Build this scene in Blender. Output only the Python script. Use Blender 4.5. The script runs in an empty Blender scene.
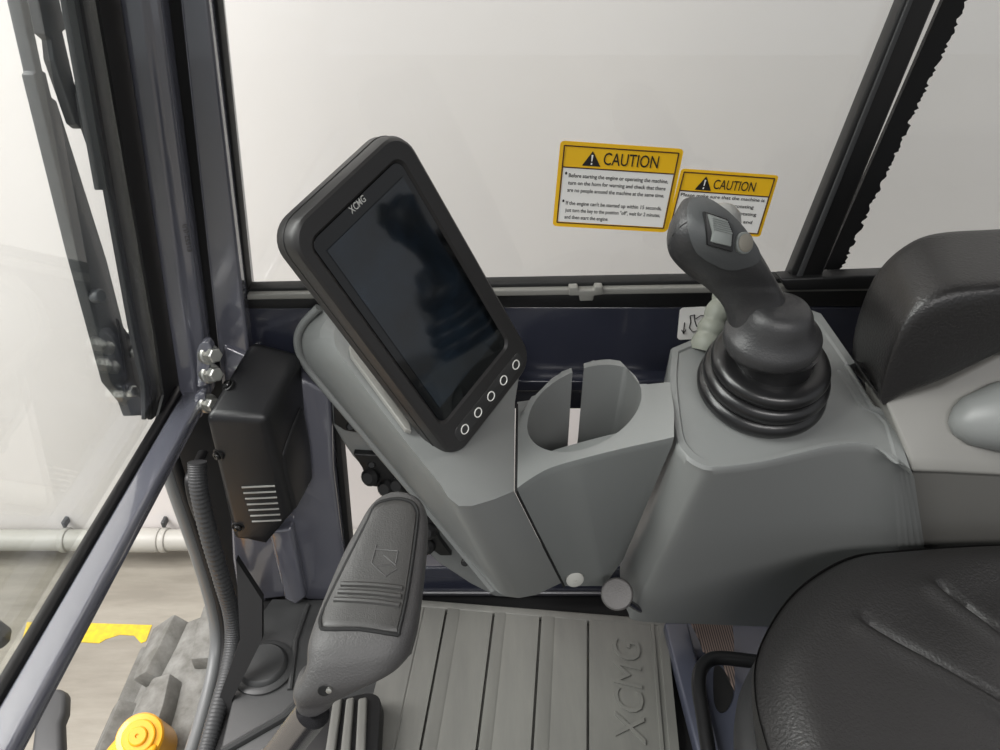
import bpy, bmesh, math, random
from mathutils import Vector as V, Matrix
from mathutils.bvhtree import BVHTree
random.seed(4)
C = bpy.context.scene.collection
# ------------------------------------------------------------------ camera frame used to take measurements
F = 751.0; TH = math.radians(35.0); CAM = V((0, 0, 1.0))
FW = V((0, math.cos(TH), -math.sin(TH))); UP = V((0, math.sin(TH), math.cos(TH))); RT = V((1, 0, 0))
def ray(x, y): return FW + RT*((x-500)/F) + UP*((375-y)/F)
def PD(x, y, t): return CAM + ray(x, y)*t
def PY(x, y, Y): r = ray(x, y); return CAM + r*(Y/r.y)
def PX(x, y, X): r = ray(x, y); return CAM + r*(X/r.x)
def PZ(x, y, z): r = ray(x, y); return CAM + r*((z-1.0)/r.z)
def PL(x, y, p0, n): r = ray(x, y); return CAM + r*((p0-CAM).dot(n)/r.dot(n))
# ------------------------------------------------------------------ materials
def s2l(c): return tuple(((v/255)/12.92 if v/255 <= .04045 else ((v/255+.055)/1.055)**2.4) for v in c)
def mat(name, rgb, rough=.5, metal=0, bump=None, coat=0, spec=.5, var=None):
    m = bpy.data.materials.new(name); m.use_nodes = True
    nt = m.node_tree; b = nt.nodes['Principled BSDF']
    col = (*s2l(rgb), 1)
    b.inputs['Base Color'].default_value = col
    b.inputs['Roughness'].default_value = rough; b.inputs['Metallic'].default_value = metal
    b.inputs['Coat Weight'].default_value = coat; b.inputs['Coat Roughness'].default_value = .06
    b.inputs['Specular IOR Level'].default_value = spec
    tc = nt.nodes.new('ShaderNodeTexCoord')
    if bump:
        kind, scale, strength = bump
        if kind == 'vor':
            t = nt.nodes.new('ShaderNodeTexVoronoi'); t.inputs['Scale'].default_value = scale; out = t.outputs['Distance']
        else:
            t = nt.nodes.new('ShaderNodeTexNoise'); t.inputs['Scale'].default_value = scale
            t.inputs['Detail'].default_value = 3; out = t.outputs['Fac']
        nt.links.new(tc.outputs['Object'], t.inputs['Vector'])
        bp = nt.nodes.new('ShaderNodeBump'); bp.inputs['Strength'].default_value = strength
        bp.inputs['Distance'].default_value = .0012
        nt.links.new(out, bp.inputs['Height']); nt.links.new(bp.outputs['Normal'], b.inputs['Normal'])
    if var:
        scale, rgb2, stretch = var
        mp = nt.nodes.new('ShaderNodeMapping'); mp.inputs['Scale'].default_value = stretch
        t = nt.nodes.new('ShaderNodeTexNoise'); t.inputs['Scale'].default_value = scale
        t.inputs['Detail'].default_value = 6; t.inputs['Roughness'].default_value = .65
        nt.links.new(tc.outputs['Object'], mp.inputs['Vector']); nt.links.new(mp.outputs[0], t.inputs['Vector'])
        rp = nt.nodes.new('ShaderNodeValToRGB')
        rp.color_ramp.elements[0].position = .35; rp.color_ramp.elements[0].color = (*s2l(rgb2), 1)
        rp.color_ramp.elements[1].position = .65; rp.color_ramp.elements[1].color = col
        nt.links.new(t.outputs['Fac'], rp.inputs['Fac']); nt.links.new(rp.outputs['Color'], b.inputs['Base Color'])
    return m
def glass_mat(name, tint=(1, 1, 1), k=1.0):
    m = bpy.data.materials.new(name); m.use_nodes = True; nt = m.node_tree; nt.nodes.clear()
    o = nt.nodes.new('ShaderNodeOutputMaterial'); mx = nt.nodes.new('ShaderNodeMixShader')
    t = nt.nodes.new('ShaderNodeBsdfTransparent'); t.inputs[0].default_value = (*tint, 1)
    g = nt.nodes.new('ShaderNodeBsdfGlossy'); g.inputs['Roughness'].default_value = .0
    f = nt.nodes.new('ShaderNodeLayerWeight'); f.inputs['Blend'].default_value = .5
    pw = nt.nodes.new('ShaderNodeMath'); pw.operation = 'POWER'; pw.inputs[1].default_value = 5
    mu = nt.nodes.new('ShaderNodeMath'); mu.operation = 'MULTIPLY_ADD'; mu.inputs[1].default_value = .96*k; mu.inputs[2].default_value = .04*k
    nt.links.new(f.outputs['Facing'], pw.inputs[0]); nt.links.new(pw.outputs[0], mu.inputs[0]); nt.links.new(mu.outputs[0], mx.inputs[0])
    nt.links.new(t.outputs[0], mx.inputs[1]); nt.links.new(g.outputs[0], mx.inputs[2]); nt.links.new(mx.outputs[0], o.inputs[0])
    return m
M = {}
M['paint'] = mat('cab_paint', (95, 96, 106), .24, 0, None, 1, .8)
M['paint'].node_tree.nodes['Principled BSDF'].inputs['Coat IOR'].default_value = 1.7
M['paintshade'] = mat('cab_paint_shaded', (40, 42, 53), .22, 0, None, .4)  # cab paint darkened: shade below the side window put into the colour
M['black'] = mat('black_rubber', (16, 16, 17), .45)
M['gap'] = mat('black_seal', (10, 10, 11), .7)
M['rubber'] = mat('grey_rubber', (62, 63, 64), .5)
M['sealg'] = mat('pale_grey_seal', (104, 106, 106), .4)
M['fcover'] = mat('floor_cover_plastic', (58, 59, 59), .42, 0, ('noise', 1200, .15))
M['blackp'] = mat('black_plastic', (26, 26, 27), .42, 0, ('noise', 900, .25))
M['cover'] = mat('cover_plastic', (27, 27, 29), .36, 0, ('noise', 1200, .15))
M['cons'] = mat('console_plastic', (117, 119, 118), .42, 0, ('noise', 1500, .08))
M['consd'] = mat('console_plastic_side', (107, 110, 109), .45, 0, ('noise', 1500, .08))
M['consw'] = mat('console_plastic_warm', (120, 119, 115), .45, 0, ('noise', 1500, .08))
M['mon'] = mat('monitor_plastic', (38, 37, 37), .45)
M['monglass'] = mat('monitor_glass', (8, 10, 12), .06, 0, None, 0, .5)
M['screen'] = mat('monitor_screen', (26, 36, 46), .07, 0, None, 0, .6, (14, (16, 20, 24), (1, 1, 1)))
M['strip'] = mat('button_strip', (46, 46, 46), .5)
M['white'] = mat('white_print', (235, 235, 230), .5)
M['silver'] = mat('silver_print', (205, 205, 200), .4)
M['yellow'] = mat('decal_yellow', (250, 196, 26), .4)
M['decalw'] = mat('decal_white', (246, 244, 240), .4)
M['ink'] = mat('decal_ink', (28, 24, 24), .5)
M['brown'] = mat('decal_brown', (70, 40, 30), .5)
M['bellow'] = mat('bellows_rubber', (22, 22, 23), .3)
M['grip'] = mat('grip_rubber', (46, 46, 47), .42, 0, ('noise', 520, .3))
M['gripf'] = mat('grip_face', (64, 66, 67), .45, 0, ('noise', 900, .15))
M['switch'] = mat('switch_grey', (112, 116, 114), .45)
M['pale'] = mat('pale_rubber', (132, 135, 125), .5)
M['leather'] = mat('armrest_vinyl', (30, 29, 29), .36, 0, ('noise', 380, .5))
M['seat'] = mat('seat_vinyl', (36, 35, 35), .40, 0, ('noise', 380, .6))
M['shell'] = mat('seat_shell', (40, 40, 41), .5, 0, ('noise', 900, .2))
M['mat'] = mat('floor_mat', (112, 112, 107), .5, 0, None, 0, .5, (9, (103, 103, 99), (4, .6, 1)))
M['rail'] = mat('sash_rail_grey', (128, 127, 122), .4)
M['dull'] = mat('dull_steel', (120, 120, 122), .45, .9)
M['matg'] = mat('mat_groove', (40, 40, 40), .6)
M['lever'] = mat('lever_plastic', (70, 69, 69), .5, 0, ('noise', 700, .4))
M['leverp'] = mat('lever_panel', (56, 55, 54), .42, 0, ('noise', 900, .2))
M['chrome'] = mat('chrome', (140, 140, 144), .25, 1)
M['zinc'] = mat('zinc_bolt', (190, 190, 185), .45, 1)
M['steelb'] = mat('screw_black', (60, 60, 60), .25, .8)
M['wallw'] = mat('warehouse_wall_paint', (237, 232, 230), .5, 0, None, 0, .4, (1.2, (233, 228, 225), (1, 1, 1)))
M['conc'] = mat('concrete', (150, 145, 134), .42, 0, ('noise', 30, .2), 0, .5, (5, (128, 123, 113), (.6, 3, 1)))
M['pipe'] = mat('pipe_plastic', (172, 170, 163), .45)
M['stripe'] = mat('floor_yellow', (222, 190, 34), .55, 0, None, 0, .5, (60, (190, 165, 50), (1, 1, 1)))
M['track'] = mat('track_rubber', (132, 132, 128), .7, 0, ('noise', 90, .5), 0, .3, (20, (96, 95, 90), (1, 1, 1)))
M['orange'] = mat('machine_yellow', (240, 170, 28), .35, 0, None, .3)
M['wiper'] = mat('wiper_metal', (78, 80, 82), .45)  # base grey lifted to carry part of the windscreen's reflected veil
M['blue'] = mat('floor_blue_steel', (74, 77, 90), .3, 0, None, .3)
M['web'] = None
M['glass'] = glass_mat('window_glass', (.97, .985, .975), 1.0)
M['wglass'] = glass_mat('windscreen_glass', (.96, .98, .97), 1.5)
def webmat():
    m = mat('ribbed_webbing', (64, 52, 48), .6); nt = m.node_tree; b = nt.nodes['Principled BSDF']
    tc = nt.nodes.new('ShaderNodeTexCoord'); w = nt.nodes.new('ShaderNodeTexWave'); w.inputs['Scale'].default_value = 90
    r = nt.nodes.new('ShaderNodeValToRGB'); r.color_ramp.elements[0].color = (*s2l((30, 26, 26)), 1); r.color_ramp.elements[1].color = (*s2l((130, 112, 104)), 1)
    nt.links.new(tc.outputs['Object'], w.inputs['Vector']); nt.links.new(w.outputs['Fac'], r.inputs['Fac']); nt.links.new(r.outputs['Color'], b.inputs['Base Color'])
    return m
M['web'] = webmat()
# ------------------------------------------------------------------ object helpers
WLOC = {}
def root(name, loc, label=None, cat=None, group=None, kind=None):
    o = bpy.data.objects.new(name, None); C.objects.link(o); o.location = loc; o.empty_display_size = .05
    WLOC[o.name] = V(loc)
    tag(o, label, cat, group, kind); return o
def tag(o, label=None, cat=None, group=None, kind=None):
    if label: o['label'] = label
    if cat: o['category'] = cat
    if group: o['group'] = group
    if kind: o['kind'] = kind
    return o
def obj(name, bm, m, parent=None, bevel=0, seg=3, sharp=38, wn=False, subd=0, ang=25):
    bmesh.ops.remove_doubles(bm, verts=bm.verts, dist=1e-6)
    bmesh.ops.recalc_face_normals(bm, faces=bm.faces)
    if bevel:
        es = [e for e in bm.edges if len(e.link_faces) == 2 and e.calc_face_angle(0) > math.radians(ang)]
        bmesh.ops.bevel(bm, geom=es, offset=bevel, segments=seg, affect='EDGES', profile=.5, clamp_overlap=True)
    for f in bm.faces: f.smooth = True
    for e in bm.edges:
        if len(e.link_faces) == 2 and e.calc_face_angle(0) > math.radians(sharp): e.smooth = False
    bb = [v.co for v in bm.verts]
    lo = V([min(c[i] for c in bb) for i in range(3)]); hi = V([max(c[i] for c in bb) for i in range(3)])
    c = V(((lo.x+hi.x)/2, (lo.y+hi.y)/2, lo.z))
    for v in bm.verts: v.co -= c
    me = bpy.data.meshes.new(name); bm.to_mesh(me); bm.free(); me.materials.append(m)
    o = bpy.data.objects.new(name, me); C.objects.link(o)
    o.location = c - (WLOC[parent.name] if parent else V((0, 0, 0)))
    if parent: o.parent = parent
    WLOC[o.name] = c
    if subd:
        s = o.modifiers.new('sub', 'SUBSURF'); s.levels = subd; s.render_levels = subd
    if wn:
        w = o.modifiers.new('wn', 'WEIGHTED_NORMAL'); w.keep_sharp = True
    return o
def B(): return bmesh.new()
def ring_add(bm, pts): return [bm.verts.new(p) for p in pts]
def bridge(bm, a, b, closed=True):
    n = len(a)
    for i in range(n if closed else n-1):
        j = (i+1) % n
        try: bm.faces.new((a[i], a[j], b[j], b[i]))
        except ValueError: pass
def loft(rings, cap0=True, cap1=True, bm=None, closed=True):
    bm = bm or B(); rs = [ring_add(bm, r) for r in rings]
    for a, b in zip(rs, rs[1:]): bridge(bm, a, b, closed)
    if cap0: bm.faces.new(rs[0][::-1])
    if cap1: bm.faces.new(rs[-1])
    return bm
def slab(pts, vec, bm=None):
    vec = V(vec); return loft([pts, [V(p)+vec for p in pts]], bm=bm)
def box(lo, hi, bm=None):
    x0, y0, z0 = lo; x1, y1, z1 = hi
    return slab([V((x0, y0, z0)), V((x1, y0, z0)), V((x1, y1, z0)), V((x0, y1, z0))], (0, 0, z1-z0), bm)
def fillet(pts, r, n=5, closed=True):
    out = []; N = len(pts); pts = [V(p) for p in pts]
    for i, p in enumerate(pts):
        if not closed and i in (0, N-1): out.append(p); continue
        a = pts[i-1]; b = pts[(i+1) % N]
        rr = r[i] if isinstance(r, (list, tuple)) else r
        da = min(rr, (a-p).length*.49); db = min(rr, (b-p).length*.49)
        if rr <= 0: out.append(p); continue
        s = p+(a-p).normalized()*da; e = p+(b-p).normalized()*db
        for k in range(n+1):
            t = k/n; out.append(s*(1-t)**2 + p*2*t*(1-t) + e*t*t)
    return out
def catmull(pts, n=8, closed=False):
    P = [tuple(p) for p in pts]; out = []; N = len(P)
    rng = range(N) if closed else range(N-1)
    for i in rng:
        p0 = P[i-1] if (closed or i > 0) else tuple(2*a-b for a, b in zip(P[0], P[1]))
        p1 = P[i]; p2 = P[(i+1) % N]
        p3 = P[(i+2) % N] if (closed or i+2 < N) else tuple(2*a-b for a, b in zip(P[-1], P[-2]))
        for k in range(n):
            t = k/n
            out.append(tuple(.5*((2*b)+(-a+c)*t+(2*a-5*b+4*c-d)*t*t+(-a+3*b-3*c+d)*t**3) for a, b, c, d in zip(p0, p1, p2, p3)))
    if not closed: out.append(P[-1])
    return out
def cat3(pts, n=8, closed=False): return [V(p) for p in catmull(pts, n, closed)]
def tube(pts, r, n=10, bm=None, cap=True, flat=1.0, upv=None):
    pts = [V(p) for p in pts]; rings = []; prev = upv and V(upv)
    for i, p in enumerate(pts):
        t = (pts[min(i+1, len(pts)-1)]-pts[max(i-1, 0)]).normalized()
        if prev is None: prev = V((0, 0, 1)) if abs(t.z) < .9 else V((1, 0, 0))
        u = (prev - t*prev.dot(t)).normalized(); w = t.cross(u); prev = u
        rr = r[i] if isinstance(r, (list, tuple)) else r
        rings.append([p + (u*math.cos(2*math.pi*k/n)*flat + w*math.sin(2*math.pi*k/n))*rr for k in range(n)])
    return loft(rings, cap, cap, bm)
def lathe(prof, org, axis=(0, 0, 1), n=48, bm=None, cap0=True, cap1=True, ref=(1, 0, 0)):
    ax = V(axis).normalized(); u = (V(ref)-ax*V(ref).dot(ax)).normalized(); w = ax.cross(u); org = V(org)
    return loft([[org+ax*z+(u*math.cos(2*math.pi*k/n)+w*math.sin(2*math.pi*k/n))*r for k in range(n)] for r, z in prof], cap0, cap1, bm)
def rrect(w, h, r, n=6):
    out = []
    for cx, cy, a0 in ((w/2-r, h/2-r, 0), (-w/2+r, h/2-r, 90), (-w/2+r, -h/2+r, 180), (w/2-r, -h/2+r, 270)):
        for k in range(n+1):
            a = math.radians(a0+90*k/n); out.append((cx+r*math.cos(a), cy+r*math.sin(a)))
    return out
def sell(n, e):
    out = []
    for k in range(n):
        a = 2*math.pi*k/n; c, s = math.cos(a), math.sin(a)
        out.append((math.copysign(abs(c)**(2/e), c), math.copysign(abs(s)**(2/e), s)))
    return out
_tc = {}
def text2d(s, spacing=1.0, ext=0, bev=0, shear=0, bold=0):
    cu = bpy.data.curves.new('t', 'FONT'); cu.body = s; cu.space_character = spacing; cu.extrude = ext; cu.bevel_depth = bev; cu.shear = shear; cu.offset = bold
    cu.resolution_u = 3
    o = bpy.data.objects.new('t', cu); C.objects.link(o)
    dg = bpy.context.evaluated_depsgraph_get(); dg.update()
    me = bpy.data.meshes.new_from_object(o.evaluated_get(dg))
    vs = [v.co.copy() for v in me.vertices]; fs = [tuple(p.vertices) for p in me.polygons]
    bpy.data.objects.remove(o); bpy.data.curves.remove(cu); bpy.data.meshes.remove(me)
    return vs, fs
def text_into(bm, s, fn, x0, y0, w, h, spacing=1.0, ext=0, bev=0, shear=0, bold=0):
    """text fitted in the box x0..x0+w, baseline y0, cap height h of a surface fn(u,v,d)"""
    vs, fs = text2d(s, spacing, ext, bev, shear, bold)
    xa = min(v.x for v in vs); xb = max(v.x for v in vs); ch = .73
    sx = w/(xb-xa); sy = h/ch
    vv = [bm.verts.new(fn(x0+(v.x-xa)*sx, y0+v.y*sy, v.z)) for v in vs]
    for f in fs:
        try: bm.faces.new([vv[i] for i in f])
        except ValueError: pass
    return bm
def bvh_of(o):
    bm = B(); bm.from_mesh(o.data); l = WLOC[o.name]
    for v in bm.verts: v.co += l
    t = BVHTree.FromBMesh(bm); bm.free(); return t
def hit(bv, x, y):
    d = ray(x, y).normalized(); p, n, i, dist = bv.ray_cast(CAM, d)
    if p is None: p, n, i, dist = bv.find_nearest(CAM+d*.7)
    if n.dot(d) > 0: n = -n
    return p, n
def surf_patch(bv, outline, h, sink=.002, levels=(1, .97, .9, .75, .55, .35, .15), edge=.3, smooth_n=3):
    """a raised plate lying on a measured surface"""
    cx = sum(p[0] for p in outline)/len(outline); cy = sum(p[1] for p in outline)/len(outline)
    bm = B(); rings = []
    for k, s in enumerate([1]+list(levels)):
        row = []
        for (x, y) in outline:
            p, n = hit(bv, cx+(x-cx)*s, cy+(y-cy)*s)
            off = -sink if k == 0 else (h*edge if k == 1 else h)
            row.append(p+n*off)
        rings.append(ring_add(bm, row))
    for a, b in zip(rings, rings[1:]): bridge(bm, a, b)
    bm.faces.new(rings[-1])
    return bm
def surf_line(bv, pts, r, n=6, lift=0, bm=None):
    return tube([(lambda q: q[0]+q[1]*lift)(hit(bv, *p)) for p in pts], r, n, bm)

# ================================================================== the warehouse outside
GZ = -.617
tag(obj('floor_warehouse', box((-7, -6, GZ-.1), (7, 1.6, GZ)), M['conc']), 'light grey concrete warehouse floor outside the cab', None, None, 'structure')
tag(obj('wall_warehouse', box((-7, 1.45, GZ), (7, 1.6, 4.2)), M['wallw']), 'white warehouse wall beyond the cab windows', None, None, 'structure')
pr = root('wall_pipe', (-1.2, 1.4, -.52), 'pale grey pipe clipped along the foot of the white warehouse wall', 'pipe')
pz = PY(80, 540, 1.41).z
obj('pipe', tube([V((-4, 1.41, pz)), V((3, 1.41, pz))], .029, 20), M['pipe'], pr, sharp=60)
for px in (66, 165):
    x = PY(px, 540, 1.41).x
    c = obj('clip', tube([V((x-.008, 1.41, pz)), V((x+.008, 1.41, pz))], .034, 20), M['pipe'], pr, .002)
    bm = box((x-.006, 1.425, pz+.03), (x+.004, 1.452, pz+.05))
    obj('anchor', bm, M['rubber'], c, .003)
for px in (148,):
    x = PY(px, 540, 1.41).x
    obj('coupling', tube([V((x-.05, 1.41, pz)), V((x+.035, 1.41, pz))], .033, 20), M['pipe'], pr, .003)
st = [(27, 622), (60, 622.5), (90, 623), (152, 625), (146, 641), (141, 643), (134, 635.5), (120, 634.5), (106, 639), (99, 643), (60, 641), (22, 640)]
tag(obj('floor_stripe', slab([PZ(x, y, GZ+.0015) for x, y in st], (0, 0, -.003)), M['stripe']), 'worn yellow painted stripe on the concrete floor ahead of the track', 'floor marking')

# rubber crawler track
tr = root('crawler_track', (-.1, .785, GZ), 'grey rubber crawler track with chunky lugs seen below the cab front', 'track')
def stad(off, n=16, cx=-.505, r=.205, xe=.9, cz=-.405):
    R_ = r+off; out = []
    for k in range(n+1):
        a = math.radians(90+180*k/n); out.append((cx+R_*math.cos(a), cz+R_*math.sin(a)))
    for k in range(n+1):
        a = math.radians(-90+180*k/n); out.append((xe+R_*math.cos(a), cz+R_*math.sin(a)))
    return out
Y0, Y1 = .655, .925
bm = loft([[V((x, Y0, z)) for x, z in stad(0)], [V((x, Y1, z)) for x, z in stad(0)]])
obj('belt', bm, M['track'], tr, .012, 3)
def track_at(s, off):          # s: arc length, 0 at the foremost point, + towards the top
    r = .205+off; cx, cz = -.505, -.405; q = .205*math.pi/2
    if s <= q: a = math.pi - s/.205; return V((cx+r*math.cos(a), 0, cz+r*math.sin(a)))
    return V((cx+(s-q), 0, cz+r))
for i in range(-2, 9):
    for side in (0, 1):
        s0 = i*.12 + (.06 if side else 0); ya, yb = (Y0+.004, Y0+.125) if side == 0 else (Y1-.125, Y1-.004)
        skew = .03 if side == 0 else -.03
        rows = []
        for yy, sk, wd in ((ya, 0, .078), ((ya+yb)/2, 0, .07), (yb, 0, .05)) if side == 0 else ((ya, 0, .05), ((ya+yb)/2, 0, .07), (yb, 0, .078)):
            row = []
            for s, off in ((s0-wd/2, -.01), (s0-wd/2+.008, .03), (s0+wd/2-.008, .03), (s0+wd/2, -.01)):
                p = track_at(s, off); p.y = yy; row.append(p)
            rows.append(row)
        obj('tread_lug', loft(rows), M['track'], tr, .006, 2)
# yellow pin bracket in front of the cab
yb = root('boom_bracket', PZ(137, 742, -.16), 'yellow machine bracket with a round stepped pin cover at the bottom of the photo', 'machine part')
c = PZ(139, 737, -.1); axd = V((.12, -.35, .93)).normalized()
obj('pin_cover', lathe([(q_*.8, z_) for q_, z_ in [(.044, -.09), (.044, -.004), (.041, 0), (.031, .001), (.030, .005), (.028, .006), (.018, .006), (.017, .009), (.015, .0105), (.004, .0105), (.003, .008), (.0005, .008)]], c, axd, 40), M['orange'], yb, sharp=30)
p0 = c-axd*.004; sd = V((-.3, -.95, 0)).normalized()
bm = slab([p0+sd*.0+V((.95, -.3, 0)).normalized()*.034, p0+sd*.2+V((.95, -.3, 0)).normalized()*.05, p0+sd*.2-V((.95, -.3, 0)).normalized()*.05, p0-V((.95, -.3, 0)).normalized()*.034], -axd*.06)
obj('bracket_arm', bm, M['orange'], yb, .006)
hb = root('ground_bracket', PZ(62, 720, -.3), 'dark grey knobbly rubber block below the lower windscreen bar', 'machine part')
pp = [(40, 690), (60, 688), (65, 693), (64, 712), (60, 722), (61, 752), (30, 756), (34, 724)]
obj('block', slab([PZ(x, y, -.3) for x, y in pp], (.0, .01, -.03)), M['rubber'], hb, .008)
pp = [(-40, 612), (-8, 614), (-3, 618), (-5, 630), (-14, 638), (-40, 640)]
tag(obj('hose_end', slab([PZ(x, y, -.4) for x, y in pp], (0, .02, -.07)), M['rubber'], None, .008), 'dark grey machine part poking in at the left edge of the photo', 'machine part')

# ================================================================== the cab shell
W = .82
tag(obj('floor_cab', box((-.395, -.35, -.06), (1.2, .86, -.004)), M['gap'], None, .004), 'dark cab floor under the mat', None, None, 'structure')
zt = .372
tag(obj('ceiling', box((-.33, -.4, 1.5), (1.25, .87, 1.56)), M['paintshade'], None, .02), 'cab roof', None, None, 'structure')
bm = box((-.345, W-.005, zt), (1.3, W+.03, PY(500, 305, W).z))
tag(obj('wall_right', bm, M['paintshade'], None, .003), 'glossy blue grey painted panel under the side window, with shade in its colour', None, None, 'structure')
tag(obj('trim_1', box((-.22, W-.028, .418), (1.3, W+.0, .436)), M['paintshade'], None, .003), 'dark ledge along the blue grey side panel', None, None, 'structure')
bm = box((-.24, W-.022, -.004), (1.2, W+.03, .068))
tag(obj('trim_2', bm, M['paintshade'], None, .006), 'dark sill along the foot of the side wall', None, None, 'structure')
tag(obj('trim_3', box((-.2, W-.027, .006), (.5, W-.02, .014)), M['dull'], None, .003), 'bare metal edge strip along the sill behind the mat', None, None, 'structure')
# right window: sash, seal, glass, latch, sliding rear pane with pile strip
w2 = root('window_2', (0, W, PY(500, 288, W).z), None, None, None, 'structure')
def strip(pts_px, Y, dy, name, m, par, bev=.0015):
    P = [PY(x, y, Y) for x, y in pts_px]
    if len(P) == 4 and pts_px[0][1] <= -20 and pts_px[1][1] <= -20:      # posts run on up to the roof
        P[0] = P[3]+(P[0]-P[3])*((1.5-P[3].z)/(P[0].z-P[3].z)); P[1] = P[2]+(P[1]-P[2])*((1.5-P[2].z)/(P[1].z-P[2].z))
    return obj(name, slab(P, (0, dy, 0)), m, par, bev)
strip([(244, 289), (1040, 274), (1040, 281), (245, 296)], W-.004, .02, 'lower_seal', M['gap'], w2)
strip([(247, 294.5), (1040, 282), (1040, 288.5), (247, 300)], W-.012, .03, 'sash_rail', M['rail'], w2)
strip([(247, 299), (1040, 286), (1040, 306), (247, 309)], W-.006, .03, 'rail_seal', M['black'], w2)
strip([(206.5, -20), (215, -20), (248, 291), (241, 291)], W-.006, .02, 'front_seal', M['gap'], w2)
strip([(912, -20), (945, -20), (818, 287), (786, 287)], W-.016, .022, 'pane_frame', M['black'], w2, .004)
strip([(917, -20), (921.5, -20), (801, 280), (796, 280)], W-.019, .006, 'frame_edge', M['rubber'], w2, .001)
strip([(569, 288), (578, 287.5), (579, 291), (594, 290.5), (595, 287), (603, 287), (603, 295), (594, 296), (593, 301), (580, 301.5), (579, 296), (569, 296)], W-.016, .012, 'latch', M['rail'], w2)
# pile strip with ragged outer edge
ea, eb = PY(977, -20, W+.016), PY(835, 282, W+.016); eu = eb+(ea-eb)*((1.5-eb.z)/(ea.z-eb.z))
fa_, fb_ = PY(952, -20, W+.016), PY(819, 281, W+.016); fu = fb_+(fa_-fb_)*((1.5-fb_.z)/(fa_.z-fb_.z))
ed = [eu.lerp(eb, i/360)+V((random.uniform(-.0024, .0028), 0, 0)) for i in range(361)]
obj('pile_strip', slab([fu]+ed+[fb_], (0, .006, 0)), M['gap'], w2, 0)
strip([(780, 279), (1040, 270), (1040, 288), (787, 291)], W-.024, .022, 'rear_rail', M['black'], w2, .003)
gq = [PY(x, y, W+.004) for x, y in ((212, -60), (925, -60), (805, 290), (245, 292))]
def upto(q):
    q[0] = q[3]+(q[0]-q[3])*((1.5-q[3].z)/(q[0].z-q[3].z)); q[1] = q[2]+(q[1]-q[2])*((1.5-q[2].z)/(q[1].z-q[2].z)); return q
g = slab(upto(gq), (0, .004, 0))
obj('glass', g, M['glass'], w2)
g = slab(upto([PY(x, y, W+.024) for x, y in ((945, -60), (1420, -60), (1300, 275), (815, 285))]), (0, .004, 0))
obj('glass', g, M['glass'], w2)
# lower side window opening (seen behind the console)
w4 = root('window_4', (0, W, .07), None, None, None, 'structure')
strip([(331, 392), (336, 392), (352, 566), (346, 566)], W-.01, .03, 'seal', M['gap'], w4)
# front pillar
def pillar(levels, name, m, par=None, bev=.006, seg=4):
    """levels: (z, x0, x1, y0, y1)"""
    return obj(name, loft([[V((x0, y0, z)), V((x1, y0, z)), V((x1, y1, z)), V((x0, y1, z))] for z, x0, x1, y0, y1 in levels]), m, par, bev, seg, ang=20, wn=True)
yp = .797
a = PY(212, 300, yp); b = PY(243, 300, yp); a2 = PY(179.5, 0, yp); b2 = PY(208, 0, yp)
def lin(p, q, z): t = (z-p.z)/(q.z-p.z); return p.x+(q.x-p.x)*t
tag(pillar([(.30, lin(a, a2, .30), lin(b, b2, .30), yp, .85), (a.z, a.x, b.x, yp, .85), (1.52, lin(a, a2, 1.52), lin(b, b2, 1.52), yp, .85)], 'trim_5', M['paint'], None, .009), 'glossy grey front cab pillar beside the side window', None, None, 'structure')
# lower pillar and its foot
pp = [(222, 345), (330, 392), (333, 470), (350, 606), (312, 604), (300, 596), (266, 600), (262, 612), (240, 612), (232, 560)]
tag(obj('trim_6', slab([PY(x, y, .79) for x, y in pp], (0, .05, 0)), M['paint'], None, .006), 'dark blue grey lower pillar behind the black cover box', None, None, 'structure')
tag(obj('trim_7', slab([PY(x, y, .775) for x, y in ((268, 532), (292, 528), (306, 598), (296, 606), (284, 600))], (0, .02, 0)), M['paint'], None, .006), 'folded edge of the lower front pillar foot', None, None, 'structure')
# black column between windscreen frame and pillar
pp = [(155, -20), (183, -20), (216, 300), (220, 345), (262, 400), (262, 600), (250, 640), (226, 640), (196, 560), (166, 440), (192, 390), (196, 290)]
lean = .12
def up9(P):
    z1 = max(p.z for p in P)
    return [p+V((lean*(1.5-z1), 0, 1.5-z1)) if p.z > z1-.02 else p for p in P]
tag(obj('trim_9', slab(up9([PY(x, y, .80) for x, y in pp]), (0, .03, 0)), M['gap'], None), 'black seal column between windscreen frame and front pillar', None, None, 'structure')

# windscreen (window_1): frame = right member + lower bar, glass, seals, brackets and bolts
w1 = root('window_1', (-.39, .4, .43), None, None, None, 'structure')
yw = .765
fr = [PY(178, 385, yw), PY(198, 385, yw), PY(208, 385, yw)]
ft = [PY(119, 0, yw), PY(146, 0, yw), PY(157, 0, yw)]
def ext(p, q, z): t = (z-p.z)/(q.z-p.z); return p+(q-p)*t
zb = fr[0].z
rings = []
for z in (zb-.02, 1.52):
    A, Bm, D = (ext(p, q, z) for p, q in zip(fr, ft))
    rings.append([A, Bm+V((-.004, 0, 0)), Bm+V((0, .004, 0)), D+V((0, .006, 0)), D+V((0, .03, 0)), A+V((0, .03, 0))])
obj('frame_side', loft(rings), M['paint'], w1, .004, 3, ang=15, sharp=30, wn=True)
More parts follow.
